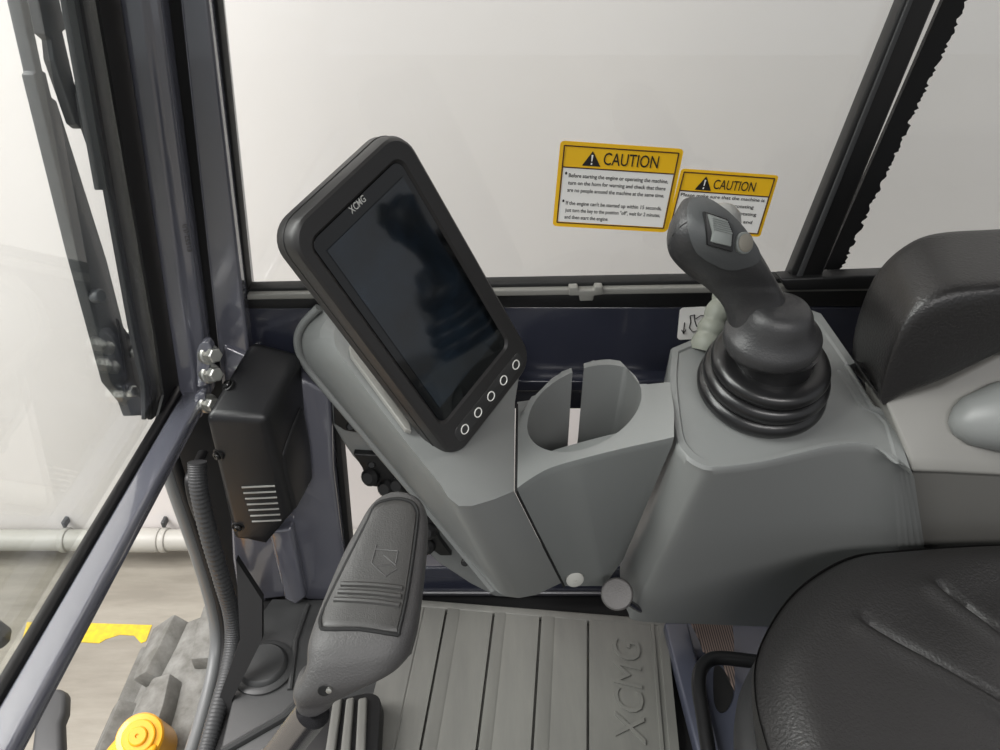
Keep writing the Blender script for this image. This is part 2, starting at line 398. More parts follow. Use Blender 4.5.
# lower bar along Y
bar = [(PX(176, 413, -.395), None)]
zc = PX(190, 420, -.384).z
def barpt(x, z, y): return V((x, y, z))
x1 = -.372; x0 = x1-.032; ztop = .4376
prof = [(x0, ztop-.004), (x0+.004, ztop), (x1-.004, ztop), (x1, ztop-.005), (x1, ztop-.016), (x0, ztop-.016)]
obj('frame_bar', loft([[V((x, y, z)) for x, z in prof] for y in (-.2, yw+.012)]), M['paint'], w1, .002, 2)
prof = [(x0-.010, ztop-.012), (x0-.010, ztop+.003), (x0-.006, ztop+.004), (x0+.001, ztop+.002), (x0+.001, ztop-.012)]
obj('bar_seal', loft([[V((x, y, z)) for x, z in prof] for y in (-.2, yw+.01)]), M['black'], w1, .001, 1)
# glass and dark edge band on the outside of the frame
lean = (ft[0].x-fr[0].x)/(ft[0].z-fr[0].z)
def gx(z): return x0-.012+(z-ztop)*lean
gl = [V((gx(.437), -.2, .437)), V((gx(.437), .80, .437)), V((gx(1.5), .80, 1.5)), V((gx(1.5), -.2, 1.5))]
obj('glass', slab(gl, (-.005, 0, .0006)), M['wglass'], w1)
gn = V((1, 0, -lean)).normalized()
def GP(x, y, off=0): return PL(x, y, V((gx(.437)+off, 0, .437)), gn)
pp = [(92, -20), (122, -20), (180, 388), (192, 392), (152, 440), (164, 395), (155, 330)]
def up_ext(P, zt_):
    z1 = max(p.z for p in P)
    return [p+V((lean*(zt_-z1), 0, zt_-z1)) if p.z > z1-.02 else p for p in P]
obj('edge_band', slab(up_ext([GP(x, y, .004) for x, y in pp], 1.5), (-.003, 0, 0)), M['gap'], w1)
for k, (xa, xb, m, o_) in enumerate(((72, 81, 'wiper', -.014), (81, 87, 'rubber', -.016), (87, 94, 'black', -.013))):
    d0 = xa-72; d1 = xb-72
    if k == 0: pp = [(xa, -20), (xb, -20), (xb+26, 190), (xa+28, 190)]
    else: pp = [(xa, -20), (xb, -20), (112+d1-5, 190), (140+d1-9, 330), (148+d1-4, 385), (146+d1-4, 410), (139+d0-2, 420), (141+d0-5, 385), (133+d0-9, 330), (104+d0-5, 190)]
    obj('outer_trim', slab(up_ext([GP(x, y, o_) for x, y in pp], 1.5), (-.006, 0, 0)), M[m], w1, .001, 1)
# hinge brackets and bolts at the frame corner
pl = [(199, 345), (203, 342), (208, 342), (212, 348), (207, 386), (197, 388), (196, 352)]
obj('bracket', slab([PY(x, y, .745) for x, y in pl], (0, .012, 0)), M['paint'], w1, .002)
pl = [(194, 396), (200, 392), (205, 394), (205, 412), (201, 418), (194, 417)]
obj('bracket', slab([PY(x, y, .745) for x, y in pl], (0, .012, 0)), M['paint'], w1, .002)
for (x, y) in ((208, 354), (209, 373), (207, 403)):
    p = PY(x, y, .752); ax = (V((.7, -.55, .25))).normalized()
    bo = obj('bolt', lathe([(.0092, 0), (.0092, .012), (.008, .0135), (.0005, .0135)], p+ax*.006, ax, 6), M['zinc'], w1, .0004, 1, sharp=15)
    obj('washer', lathe([(.0125, -.002), (.0125, .004), (.011, .0062), (.0005, .0062)], p, ax, 24), M['zinc'], bo, sharp=30)
# engraved glass mark
bm = B()
def fnm(u, v, d): 
    # u along the strip upward, v across
    x = 187+(181-187)*u + v*6; y = 252-(252-225)*u - v*1
    return PY(x, y, yw-.0006+.004)
text_into(bm, 'E1552-(U)', lambda u, v, d: fnm(u, -v, d), 0, -.9, 1, .8)
obj('glass_mark', bm, M['ink'], w1)

# wiper outside the windscreen
wp = root('windscreen_wiper', GP(75, 250, -.05), 'grey windscreen wiper with pantograph arm outside the front glass', 'wiper')
def wstrip(px, off, th, name, m='wiper', bev=.0015): return obj(name, slab(up_ext([GP(x, y, off) for x, y in px], 1.2) if px[0][1] == -20 else [GP(x, y, off) for x, y in px], (-th, 0, 0)), M[m], wp, bev)
wstrip([(16, -20), (27, -20), (43, 71), (46, 72), (52, 97), (57, 101), (107, 260), (141, 395), (147, 415), (132, 416), (127, 402), (111, 382), (76, 250), (34, 74), (36, 72)], -.05, .012, 'arm')
wstrip([(47, 240), (78, 242), (113, 385), (100, 330)], -.044, .004, 'arm_shadow_plate', 'black') if False else None
wstrip([(34, -20), (55, -20), (62, 10), (68, 28), (63, 32), (75, 84), (78, 88), (88, 112), (90, 126), (82, 129), (76, 124), (54, 60), (52, 40), (45, 34)], -.036, .01, 'linkage')
obj('spring', tube([GP(x, y, -.034) for x, y in ((84, 72), (79, 84), (79, 100), (83, 122), (92, 148), (101, 168))], .004, 8), M['wiper'], wp)
for x, y in ((96, 296), (131, 334), (132, 352), (130, 391)):
    q = GP(x, y, -.046); n_ = V((1, 0, 0))
    obj('pivot_bolt', lathe([(.008, 0), (.008, .008), (.0065, .011), (.0005, .011)], q-n_*.002, V((.9, -.3, .2)), 6 if x > 100 else 20), M['zinc'] if x > 100 else M['wiper'], wp, .0008, 2, sharp=25)
wstrip([(118, 318), (133, 340), (140, 372), (143, 398), (128, 390), (124, 350)], -.044, .004, 'hinge_plate', 'black')

# lower front seal and glass
pth = cat3([PX(x, y, -.446) for x, y in ((160, 440), (175, 488), (197, 552), (212, 602), (217, 635), (214, 668), (205, 707), (193, 748), (180, 785))], 6)
ws = root('window_3', (-.446, .6, 0), None, None, None, 'structure')
obj('lower_seal', tube(pth, .011, 12), M['sealg'], ws)
obj('seal_lip', tube([p+V((.014, -.004, 0)) for p in pth], .007, 10), M['gap'], ws)
# corrugated hose
hp = cat3([PX(x, y, -.40) for x, y in ((197, 462), (199, 490), (209, 535), (222, 580), (231, 612), (233, 640), (228, 672), (219, 705), (208, 745), (200, 775))], 40)
hr = [.012+(.0004 if i % 4 < 2 else -.0003) for i in range(len(hp))]
hs = root('corrugated_hose', hp[-1], 'black corrugated hose running down the front corner beside the black cover box', 'hose')
obj('hose', tube(hp, hr, 12), M['rubber'], hs, sharp=80)
pl = cat3([PX(x, y, -.41) for x, y in ((203, 452), (197, 465), (190, 478), (193, 500), (200, 520))], 5)
obj('clamp', tube(pl, .007, 10, flat=.6), M['black'], hs)
# inner kick plate to the right of the hose
pp = [(236, 560), (262, 600), (262, 640), (232, 700), (226, 760), (200, 760), (222, 690), (240, 640)]
tag(obj('trim_9', slab([PY(x, y, .72-(y-560)*.0008) for x, y in pp], (0, .01, 0)), M['gap'], None), 'black kick plate in the front corner', None, None, 'structure')

# ================================================================== black cover box on the pillar
cb = root('cover_box', PY(235, 543, .70), 'black plastic cover box with vent slits bolted on the front pillar', 'cover')
T = dict(bl=PY(251, 338, .80), br=PY(303, 352, .80), fr=PY(266, 419, .70), fl=PY(203, 416, .70))
Bt = dict(fl=PY(234, 541, .715), fm=PY(262, 537, .715), fr=PY(292, 516, .72), br=PY(312, 482, .785), bl=PY(250, 520, .80))
bm = B(); v = {k: bm.verts.new(p) for k, p in T.items()}; w = {k: bm.verts.new(p) for k, p in Bt.items()}
bm.faces.new((v['fl'], v['fr'], v['br'], v['bl']))
bm.faces.new((v['fl'], w['fl'], w['fm'], w['fr'], v['fr']))
bm.faces.new((v['fr'], w['fr'], w['br'], v['br']))
bm.faces.new((v['br'], w['br'], w['bl'], v['bl']))
bm.faces.new((v['bl'], w['bl'], w['fl'], v['fl']))
bm.faces.new((w['fl'], w['bl'], w['br'], w['fr'], w['fm']))
body = obj('body', bm, M['cover'], cb, .010, 4, ang=12)
bv = bvh_of(body)
pp = [(304, 404), (311, 440), (314, 478), (296, 512), (286, 470), (284, 455), (295, 425)]
obj('side_panel', slab([PL(x, y, PY(292, 460, .742)+V((.004, 0, 0)), (T['br']-T['fr']).cross(Bt['fr']-T['fr'])) for x, y in pp], (-.03, .0, 0)), M['cover'], cb, .006, 3)
for k in range(7):
    x0_, y0_ = 242+k*1.7, 487+k*5.7; x1_ = 275+k*1.05
    obj('slit_highlight', surf_line(bv, [(x0_+(x1_-x0_)*t, y0_-1.5*t) for t in (0, .25, .5, .75, 1)], .0014, 8, .0006), M['zinc'], cb)  # bright zinc ridges stand in for highlights on the slit edges
for (x, y) in ((228, 385), (218, 455), (238, 527)):
    p, n = hit(bv, x, y)
    rcs = obj('screw', lathe([(.0085, -.002), (.0085, .0005), (.0075, .001), (.006, .0004)], p, n, 20, cap0=False, cap1=False), M['black'], cb)
    obj('screw_head', lathe([(.0055, -.001), (.0055, .003), (.0045, .0045), (.002, .0048), (.0018, .003), (.0002, .003)], p, n, 16), M['steelb'], rcs, sharp=30)

# ================================================================== the console
cons = root('control_console', (.1, .65, .14), 'grey moulded plastic control console carrying the monitor, cup holder and joystick', 'console')
# --- joystick section
DN = V((0, -.25, 1)).normalized(); DP = V((0, .55, .504))
def DK(x, y, up=0): return PL(x, y, DP+V((0, 0, up)), DN)
jo = [((671, 347), None), ((669, 381), (622, 560)), ((675, 436), (620, 572)), ((683, 453), (622, 594)), ((697, 464), (628, 612)), ((716, 468), (638, 621)),
      ((760, 463), (700, 624)), ((800, 454), (750, 626)), ((835, 446), (804, 628)), ((865, 444), (848, 630)), ((890, 452), (894, 626)), ((913, 470), (934, 612)),
      ((899, 425), None), ((888, 414), None), ((872, 408), None), ((846, 366), None), ((857, 362), None), ((822, 312), None), ((800, 304), None), ((745, 318), None), ((712, 337), None), ((690, 339), None)]
tops = catmull([t for t, b_ in jo[:12]], 5); bots = catmull([(671-36, 530)]+[b_ for t, b_ in jo[1:12]], 5)
top = [DK(*t) for t in tops]; bot = [PZ(*b_, .14) for b_ in bots]
for t, b_ in jo[12:]:
    p = DK(*t); top.append(p); bot.append(V((p.x, min(p.y+.02, .80), .14)))
cj = DK(760, 400)
inn = [p+(cj-p)*.07 for p in top]; drop = [p.lerp(q, .03)+(p-cj).normalized()*.002 for p, q in zip(top, bot)]
inn = [p.lerp(cj, .02) for p in top]
obj('joystick_base', loft([[p.lerp(cj, .125)-DN*.0022 for p in top], [p.lerp(cj, .10)-DN*.0022 for p in top], [p.lerp(cj, .085) for p in top], inn, [p-V((0, 0, .0035)) for p in top], [p.lerp(q, .035) for p, q in zip(top, bot)], bot]), M['cons'], cons, 0, sharp=42)
# raised block under the pale lever
# raised lip round the bellows
obj('deck_rim', tube([DK(x, y, .0005) for x, y in ((846, 366), (872, 408), (889, 415))], .0035, 8), M['cons'], cons)
# --- cup holder section
n0, n1, n2 = PD(516, 492, .79), PD(672, 446, .752), None
n0 = PY(516, 489, .575); n1 = PY(674, 437, .578); n2 = V(((n0.x+n1.x)/2, .72, (n0.z+n1.z)/2+.010))
CN = (n1-n0).cross(n2-n0).normalized()
if CN.z < 0: CN = -CN
def CP(x, y): return PL(x, y, n0, CN)
l, r, f_ = CP(533, 412), CP(636, 400), CP(583, 449)
rad = (r-l).length/2; cc = (l+r)/2; cc = f_ + (cc-f_).normalized()*rad; cc.x = (l.x+r.x)/2
N = 96
outl = [CP(*p) for p in ((517, 402), (516.5, 450), (516, 489))] + cat3([CP(*p) for p in ((516, 489), (530, 479), (550, 468), (580, 459), (620, 449), (674, 437))], 5)[1:] + [CP(*p) for p in ((674, 410), (670, 382), (640, 385))]
bk = V((cc.x, cc.y+rad+.012, 0)); 
def onC(x, y): return V((x, y, n0.z-((x-n0.x)*CN.x+(y-n0.y)*CN.y)/CN.z))
outl += [onC(cc.x+rad*.75, cc.y+rad*.85), onC(cc.x+rad*.3, cc.y+rad+.015), onC(cc.x-rad*.3, cc.y+rad+.015), onC(cc.x-rad*.85, cc.y+rad*.7)]
def ang_of(p): return math.atan2(p.y-cc.y, p.x-cc.x)
def cast_out(a):                       # point of the outline in direction a from the cup centre
    d = V((math.cos(a), math.sin(a))); best = None
    for i in range(len(outl)):
        p = outl[i].xy-cc.xy; q = outl[(i+1) % len(outl)].xy-cc.xy; e = q-p
        den = d.x*(-e.y)+e.x*d.y
        if abs(den) < 1e-12: continue
        t = (p.x*(-e.y)+e.x*p.y)/den; s = (d.x*p.y-d.y*p.x)/den
        if t > 0 and -1e-6 <= s <= 1+1e-6 and (best is None or t < best): best = t
    best = best or rad*1.25
    return onC(cc.x+d.x*best, cc.y+d.y*best)
slot_a = ang_of(PY(577, 385, cc.y+rad))
angs = sorted(set([2*math.pi*k/N-math.pi for k in range(N)] + [slot_a-.11, slot_a-.105, slot_a+.105, slot_a+.11] + [ang_of(p) for p in outl]))
angs = [a for i, a in enumerate(angs) if i == 0 or a-angs[i-1] > .002]
def rise(a):
    s = (math.sin(a)+.02)/1.0
    return 0 if s <= 0 else .006*min(1, s*1.6)
def at(a, r_, dz): p = onC(cc.x+r_*math.cos(a), cc.y+r_*math.sin(a)); p.z += dz; return p
ro, r1, r2, r3, r4, rb = [], [], [], [], [], []
for a in angs:
    h = rise(a); o = cast_out(a); oo = (o.xy-cc.xy).length
    ro.append(o)
    r1.append(at(a, min(rad+.011, oo*.985), min(h, 0)))
    r2.append(at(a, min(rad+.008, oo*.98), h+.0005)); r3.append(at(a, rad, h))
    z = min(at(a, rad, h).z-.004, .40); r4.append(V((cc.x+rad*.93*math.cos(a), cc.y+.006+rad*.93*math.sin(a), z)))
    rb.append(V((cc.x+rad*.78*math.cos(a), cc.y+.024+rad*.78*math.sin(a), .345)))
for i, a in enumerate(angs):
    if abs(a-slot_a) < .107: r4[i].z = .36
bm = loft([ro, r1, r2, r3, r4, rb], False, True)
bm.verts.index_update(); bm.faces.ensure_lookup_table(); NA = len(angs)
insl = [abs(a-slot_a) < .107 for a in angs]; kill = []
for f in bm.faces:
    ids = [v.index for v in f.verts]
    if len(ids) != 4: continue
    cols = {k % NA for k in ids}; rws = {k//NA for k in ids}
    if all(insl[c_] for c_ in cols) and max(rws) <= 4: kill.append(f)
bmesh.ops.delete(bm, geom=kill, context='FACES_ONLY')
obj('cup_holder', bm, M['cons'], cons, 0, sharp=40)
# front wall of the cup holder section
tf = cat3([CP(*p) for p in ((516, 489), (530, 479), (550, 468), (580, 459), (620, 449), (674, 437))], 5)
bl, br = PZ(565, 586, .2), PZ(604, 586, .195)
bq = []
for i, p in enumerate(tf):
    t = i/(len(tf)-1)
    if t < .6: q = bl.lerp(br, t/.6)
    else: q = br.lerp(PZ(623, 560, .215), (t-.6)/.4)
    bq.append(q)
mid = [a_.lerp(b_, .035)+V((0, -.003, 0)) for a_, b_ in zip(tf, bq)]
bm = loft([[p+V((0, .03, -.004)) for p in tf], tf, mid, bq, [p+V((0, .05, .01)) for p in bq]], False, False, closed=False)
cfo = obj('cup_front', bm, M['consd'], cons, 0, sharp=28)
obj('panel_seam', tube([d_0 for d_0 in (CP(517, 404)+V((0, -.001, .0)), CP(516, 490)+V((0, -.001, 0)), PZ(564, 585, .2)+V((0, -.003, 0)))], .0016, 6), M['gap'], cons)
# --- monitor section (left), leaning towards the windscreen
d_ = CP(515, 402); e_ = CP(514, 491)
c_ = PY(322, 318, .775); 
Ln = (e_-d_).cross(c_-d_).normalized()
def LP(x, y, back=0): return PL(x, y, d_, Ln)
k_ = LP(440, 481); j_ = LP(336, 345)
topf = [d_+V((0, .0, 0)), e_] + cat3([LP(*p) for p in ((514, 491), (495, 499), (472, 506), (452, 502), (440, 484))], 4)[1:] + [LP(336, 348), LP(326, 330), LP(330, 312), LP(350, 300), LP(520, 380)]
botp = []
def down(px, Y): return PY(px[0], px[1], Y)
# solid: front plate polygon split in top face / band / front face
bm = B()
vt = lambda p: bm.verts.new(p)
ledge = [LP(*p) for p in ((514, 491), (495, 499), (472, 506), (459, 506), (448, 497), (440, 484))]
vl = [vt(p) for p in ledge]
inner = cat3([LP(*p) for p in ((440, 484), (400, 434), (352, 371), (338, 351), (334, 338), (336, 327), (346, 314))], 6)
outer = cat3([PY(*p, Y) for p, Y in (((493, 589), .70), ((420, 500), .745), ((330, 394), .79), ((306, 364), .80), ((299, 343), .80), ((304, 326), .80), ((320, 309), .80))], 6)
yb_ = .655
low = [PY(*p, Y) for p, Y in (((561, 583), .640), ((536, 595), .642), ((519, 598), .645), ((510, 597), .65), ((505, 596), .655), ((501, 594), .66))]
vd = vt(d_); vx = vt(LP(420, 300)); vy = vt(LP(520, 370))
vin = [vl[-1]]+[vt(p) for p in inner[1:]]; vo = [vt(p) for p in outer]
bm.faces.new([vd]+vl+vin[1:]+[vx, vy])
vw = [vt(p) for p in low]
bridge(bm, vl, vw, False)
mid_ = [a_.lerp(b_, .35)+V((0, -.006, .006)) for a_, b_ in zip(inner, outer)]; vm = [vt(p) for p in mid_]
bridge(bm, vin, vm, False); bridge(bm, vm, vo, False)
bm.faces.new((vl[-1], vw[-1], vo[0], vm[0]))
outb = outer
# back shell
back = V((.02, .03, -.10))
ret = bmesh.ops.holes_fill(bm, edges=[e for e in bm.edges if e.is_boundary], sides=0)
bmesh.ops.triangulate(bm, faces=[f for f in bm.faces if len(f.verts) > 4])
obj('monitor_base', bm, M['cons'], cons, .005, 3, ang=32, sharp=50)
# bead along the band and moulded slot strip below the monitor
obj('edge_bead', tube([p+V((0, -.004, .004)) for p in outer], .0055, 10), M['cons'], cons)
obj('slot_strip', slab([LP(x, y)-Ln*(.008 if Ln.z < 0 else -.008) for x, y in ((348, 350), (352, 350), (408, 428), (410, 436), (404, 434), (350, 360))], Ln*.006), M['consw'], cons, .001)
# --- underside of the monitor section: back cover with sockets
pp = [(331, 398), (338, 392), (420, 480), (510, 598), (495, 597), (470, 584), (438, 563), (422, 547), (390, 500), (352, 456), (341, 440), (333, 426)]
bc = obj('back_cover', slab([PY(x, y, .792) for x, y in pp], (0, .02, 0)), M['cons'], cons, .004)
for pp, Y in (([(333, 402), (341, 400), (375, 436), (345, 431), (334, 424)], .785), ([(353, 454), (385, 456), (412, 490), (425, 520), (396, 490), (368, 486), (362, 468)], .782), ([(410, 515), (432, 520), (440, 540), (452, 556), (440, 556), (422, 542)], .783)):
    sp = obj('socket_plate', slab([PY(x, y, Y) for x, y in pp], (0, .012, 0)), M['black'], cons, .002)
for x, y in ((351, 426), (372, 464), (465, 562)):
    obj('screw', lathe([(.006, 0), (.006, .003), (.004, .005), (.0003, .005)], PY(x, y, .784), V((0, -.9, .4)), 16), M['steelb'], cons)
for x, y in ((372, 476), (388, 487), (400, 484), (430, 530), (428, 545)):
    obj('rocker', lathe([(.013, 0), (.013, .008), (.008, .014), (.0003, .014)], PY(x, y, .784), V((-.3, -.8, .4)), 14), M['black'], cons)
# seam line and screw cap
cfb = bvh_of(cfo)
obj('screw_cap', lathe([(.0115, -.004), (.0115, .002), (.0095, .0035), (.002, .0042), (.0018, .003), (.0002, .003)], hit(cfb, 574, 577)[0]+hit(cfb, 574, 577)[1]*.003, (hit(cfb, 574, 577)[1]*.55+V((-.1, -.8, .62))*.45), 28), mat('cap_white', (178, 178, 172), .5), cons)
# --- rear fairing under the armrest
def sec(pts): return [V(p) for p in pts]
s0 = [PY(886, 402, .60), PY(911, 457, .562), PY(911, 471, .5545), PY(909, 472, .574), PY(916, 600, .65)]
s1 = [PY(940, 386, .612), PY(945, 458, .562), PY(945, 472, .5545), PY(945, 473, .574), PY(960, 600, .64)]
s2 = [PY(1000, 355, .625), PY(1000, 461, .562), PY(1000, 475, .5545), PY(1000, 476, .576), PY(1010, 600, .64)]
s3 = [p+V((.35, 0, .0)) for p in s2]; s3[0] = s2[0]+V((.35, .01, .06))
rows = [s+[V((s[4].x, .70, s[4].z)), V((s[0].x, s[0].y+.05, s[0].z-.01))] for s in (s0, s1, s2, s3)]
obj('rear_fairing', loft(rows), M['consw'], cons, .003, 3, ang=25, sharp=45)
bp = [PD(948, 420, .752), PD(953, 421, .75), PD(966, 421, .747), PD(1000, 418, .741), PD(1060, 410, .73), PD(1120, 404, .72)]
obj('fairing_boss', tube(bp, [.004, .014, .024, .035, .042, .046], 28), M['cons'], cons, sharp=70)

# knob on a rod at the foot of the console
kn = root('round_knob', PD(617, 612, .95), 'round flat grey knob on a thin rod at the foot of the console', 'knob')
kc = PD(617, 594, .95); ka = V((-.16, -.6, .76)).normalized()
obj('knob_head', lathe([(.012, -.012), (.019, -.009), (.0205, -.002), (.0195, .001), (.018, .002), (.006, .0028), (.0005, .0029)], kc, ka, 36), mat('knob_grey', (92, 90, 89), .45, .2, ('noise', 500, .4)), kn, sharp=22)
obj('rod', tube([kc-ka*.008, PD(634, 606, .98), PD(645, 612, 1.02)], .0045, 10), M['chrome'], kn)

# ================================================================== joystick
js = root('joystick', DK(765, 410), 'black pistol grip joystick with grey rocker switch on a black rubber bellows', 'joystick')
bc0 = V((.2755, .645, 0)); bc0.z = .504+.25*(bc0.y-.55)
prof = [(.058, -.004)]
for (rr, zz, mr) in ((.0595, .009, .0105), (.0575, .028, .010), (.0535, .045, .009)):
    for k in range(9):
        a = math.radians(-80+160*k/8); prof.append((rr+mr*math.cos(a)-.003, zz+mr*math.sin(a)))
prof += [(.044, .055), (.040, .0545), (.0395, .060), (.040, .070), (.0405, .075), (.03, .079)]
obj('bellows', lathe(prof, bc0, DN, 64), M['bellow'], js, sharp=60)
fc = bc0+DN*.074+V((-.009, 0, 0))
# flange with thumb lobe
def flange(r0, z, lob=0.0):
    u = V((1, 0, 0)); w_ = DN.cross(u)
    out = []
    for k in range(64):
        a = 2*math.pi*k/64; r_ = r0*(1+.05*math.cos(2*a))+lob*max(0, math.cos(a-.55))**4
        out.append(fc+DN*z+u*math.cos(a)*r_+w_*math.sin(a)*r_)
    return out
obj('flange', loft([flange(.038, -.004), flange(.0425, -.002, .001), flange(.0445, .005, .0035), flange(.0445, .012, .004), flange(.042, .0165, .003), flange(.038, .0205, .001), flange(.0345, .026), flange(.0315, .033), flange(.029, .041), flange(.024, .048), flange(.016, .05)]), M['grip'], js, sharp=60)
# grip: loft along the measured silhouette
S = [(760, 342, 24, .742), (760, 334, 29, .738), (759, 324, 29.5, .735), (755, 306, 31, .728), (744, 289, 35, .716), (729, 274, 41, .70), (716, 257, 44, .686), (708.5, 241, 41, .676), (703, 224, 33, .67), (699, 210, 22, .669), (694, 200, 11, .671), (692.5, 197, 3, .674)]
S = catmull(S, 6)
rings = []
for i, (x, y, hw, t) in enumerate(S):
    c = PD(x, y, t); r_ = hw*t/F
    a = PD(*S[max(i-1, 0)][:2], S[max(i-1, 0)][3]); b = PD(*S[min(i+1, len(S)-1)][:2], S[min(i+1, len(S)-1)][3])
    tn = (b-a).normalized()
    u = V((1, 0, -.12 if 274 > y > 230 else 0)).normalized(); u = V((1, 0, 0))
    w_ = V((0, 1, 0)) 
    dd = .84 if y > 290 else .8
    rings.append([c+u*cx*r_+V((0, .86, -.5)).normalized()*cy*r_*dd for cx, cy in sell(36, 2.15)])
gp = obj('grip', loft(rings), M['grip'], js, sharp=80)
bv = bvh_of(gp)
fo = [(688, 206), (696, 199.5), (708, 202), (723, 212), (738, 226), (749, 240), (757, 253), (756, 262), (742, 267), (729, 268), (715, 263), (698, 252), (690, 236), (687, 217)]
fo = [tuple(p) for p in catmull(fo, 4, True)]
fp = obj('switch_plate', surf_patch(bv, fo, .004), M['gripf'], js, sharp=35)
bv2 = bvh_of(fp)
def sw_plate(pxs, h0, h1, name, m, bev=.001, par=None):
    pc, nc = hit(bv2, 718, 232)
    pts = [PL(x, y, pc, nc)+nc*h0 for x, y in pxs]
    return obj(name, slab(pts, nc*(h1-h0)), m, par or js, bev, 2), pc, nc
rk, pc, nc = sw_plate([(704, 211), (727, 219), (733, 233), (732, 252), (707, 245)], -.006, .003, 'rocker_frame', M['black'])
sw_plate([(706, 214), (724, 220), (730, 233), (729, 247), (709, 242), (711, 233)], .0, .007, 'rocker', M['switch'], .0015, rk)
for k in range(6):
    t = k/5; xa, ya, xb, yb2 = 710+1*t, 218+11*t, 725+4.5*t, 222+11.5*t
    obj('rib', tube([PL(xa, ya, pc, nc)+nc*.0072, PL(xb, yb2, pc, nc)+nc*.0072], .0007, 6), M['switch'], rk)
p, n = hit(bv2, 744, 243)
obj('push_button', lathe([(.0095, -.003), (.0095, .0012), (.0085, .002), (.0005, .002)], p, n, 28), M['switch'], js, .0006, 2)
obj('button_cap', lathe([(.0078, .001), (.0078, .0028), (.0066, .0036), (.0005, .0038)], p, n, 28), mat('button_beige', (120, 116, 106), .45), js, sharp=40)
obj('grip_seam', surf_line(bv, [(668.8, 246), (673, 235), (681, 226), (687, 222)], .0006, 6), M['black'], js)

# pale lever behind the joystick
lv = root('pale_lever', DK(702, 352), 'pale grey lever with a ribbed rubber boot and knob behind the joystick', 'lever')
la = [PD(705, 352, .845), PD(710, 335, .845), PD(715, 321, .845), PD(722, 303, .845), PD(726, 290, .845)]
ax = cat3(la, 10); rr = [(.0165-.0065*i/(len(ax)-1)) + .0025*abs(math.sin(math.pi*i/(len(ax)-1)*4)) for i in range(len(ax))]
obj('boot', tube(ax, rr, 24), M['pale'], lv, sharp=70)
obj('stem', tube([PD(727, 294, .845), PD(727, 240, .82)], .006, 12), M['pale'], lv)
kc = PD(723, 221, .815)
obj('knob', tube([kc+V((0, 0, -.034)), kc+V((0, 0, -.030)), kc+V((0, 0, -.02)), kc, kc+V((0, 0, .010)), kc+V((0, 0, .017)), kc+V((0, 0, .020))], [.008, .013, .017, .0195, .017, .010, .002], 24), mat('knob_pale', (145, 145, 142), .4, 0, ('noise', 600, .5)), lv, sharp=80)

# ================================================================== monitor
X_ = V((.569, .743, .351)).normalized(); Dn = V((.418, .105, -.902)); Dn = (Dn-X_*Dn.dot(X_)).normalized(); Nn = X_.cross(-Dn).normalized()
if Nn.y > 0: Nn = -Nn
O = CAM + (V((-.147, .535, .750))-CAM)*(.12/.11); gw, gh = .12, .24
def ML(u, v, n=0): return O+X_*(gw/2+u)+Dn*(gh/2-v)+Nn*n      # local: centre of glass, v up
def mloc(x, y): p = PL(x, y, O, Nn)-O; return (p.dot(X_)-gw/2, gh/2-p.dot(Dn))
mo = root('monitor', ML(0, -gh/2-.05, -.03), 'black portrait display monitor with dark screen and a row of ring buttons, on the console', 'monitor')
# outer housing outline measured on the face plane
hl = mloc(372, 355)[0]; hr_ = mloc(470, 245)[0]; ht = mloc(343, 178)[1]; hbt = mloc(495, 411)[1]
hw_, hh_ = hr_-hl, ht-hbt; hcx, hcy = (hl+hr_)/2, (ht+hbt)/2
def mring(w, h, r, n, cx=hcx, cy=hcy): return [ML(cx+x, cy+y, n) for x, y in rrect(w, h, r, 8)]
rc = .026
rings = [mring(hw_-.02, hh_-.03, rc*.8, -.042), mring(hw_-.004, hh_-.006, rc, -.034), mring(hw_, hh_, rc, -.026), mring(hw_, hh_, rc, -.006), mring(hw_-.003, hh_-.003, rc, -.001), mring(hw_-.008, hh_-.008, rc*.9, .001)]
gt = gh/2; 
rings += [mring(gw+.006, gh+.006, .012, .001, 0, 0), mring(gw, gh, .010, -.0015, 0, 0)]
hs_ = obj('housing', loft(rings), M['mon'], mo, sharp=30)
obj('housing_seam', tube(mring(hw_+.0002, hh_+.0002, rc, -.016)+mring(hw_+.0002, hh_+.0002, rc, -.016)[:1], .0006, 6), M['black'], mo)
obj('glass', loft([mring(gw, gh, .010, -.004, 0, 0), mring(gw, gh, .010, -.0005, 0, 0)]), M['monglass'], mo, .0004, 1)
sc = [mloc(*p) for p in ((324, 250), (403, 180), (498, 336), (441, 407))]
su0, su1 = (sc[0][0]+sc[3][0])/2, (sc[1][0]+sc[2][0])/2; sv1, sv0 = (sc[0][1]+sc[1][1])/2, (sc[2][1]+sc[3][1])/2
obj('screen', slab([ML(u, v, -.0003) for u, v in ((su0, sv0), (su1, sv0), (su1, sv1), (su0, sv1))], Nn*.0005), M['screen'], mo)
# button strip
bs = [mloc(*p) for p in ((465, 431), (513, 362))]
bv_ = (bs[0][1]+bs[1][1])/2; bu = (bs[0][0]+bs[1][0])/2; bw = abs(bs[1][0]-bs[0][0])+.026
stp = obj('button_strip', loft([[ML(bu+x*s, bv_+y*s, n) for x, y in rrect(bw, .019, .007, 6)] for s, n in ((1, -.002), (1, .0012), (.97, .0018))]), M['strip'], mo, sharp=40)
for k in range(5):
    q = ML(bs[0][0]+(bs[1][0]-bs[0][0])*k/4, bv_, .0018)
    bt = obj('button', lathe([(.0056, -.001), (.0056, .0004), (.0005, .0005)], q, Nn, 24), M['strip'], stp)
    cir = [q+Nn*.0006+(X_*math.cos(a)+Dn*math.sin(a))*.0051 for a in [2*math.pi*i/28 for i in range(29)]]
    obj('button_ring', tube(cir, .0007, 6), M['white'], bt)
lp = mloc(353, 211); bm = B()
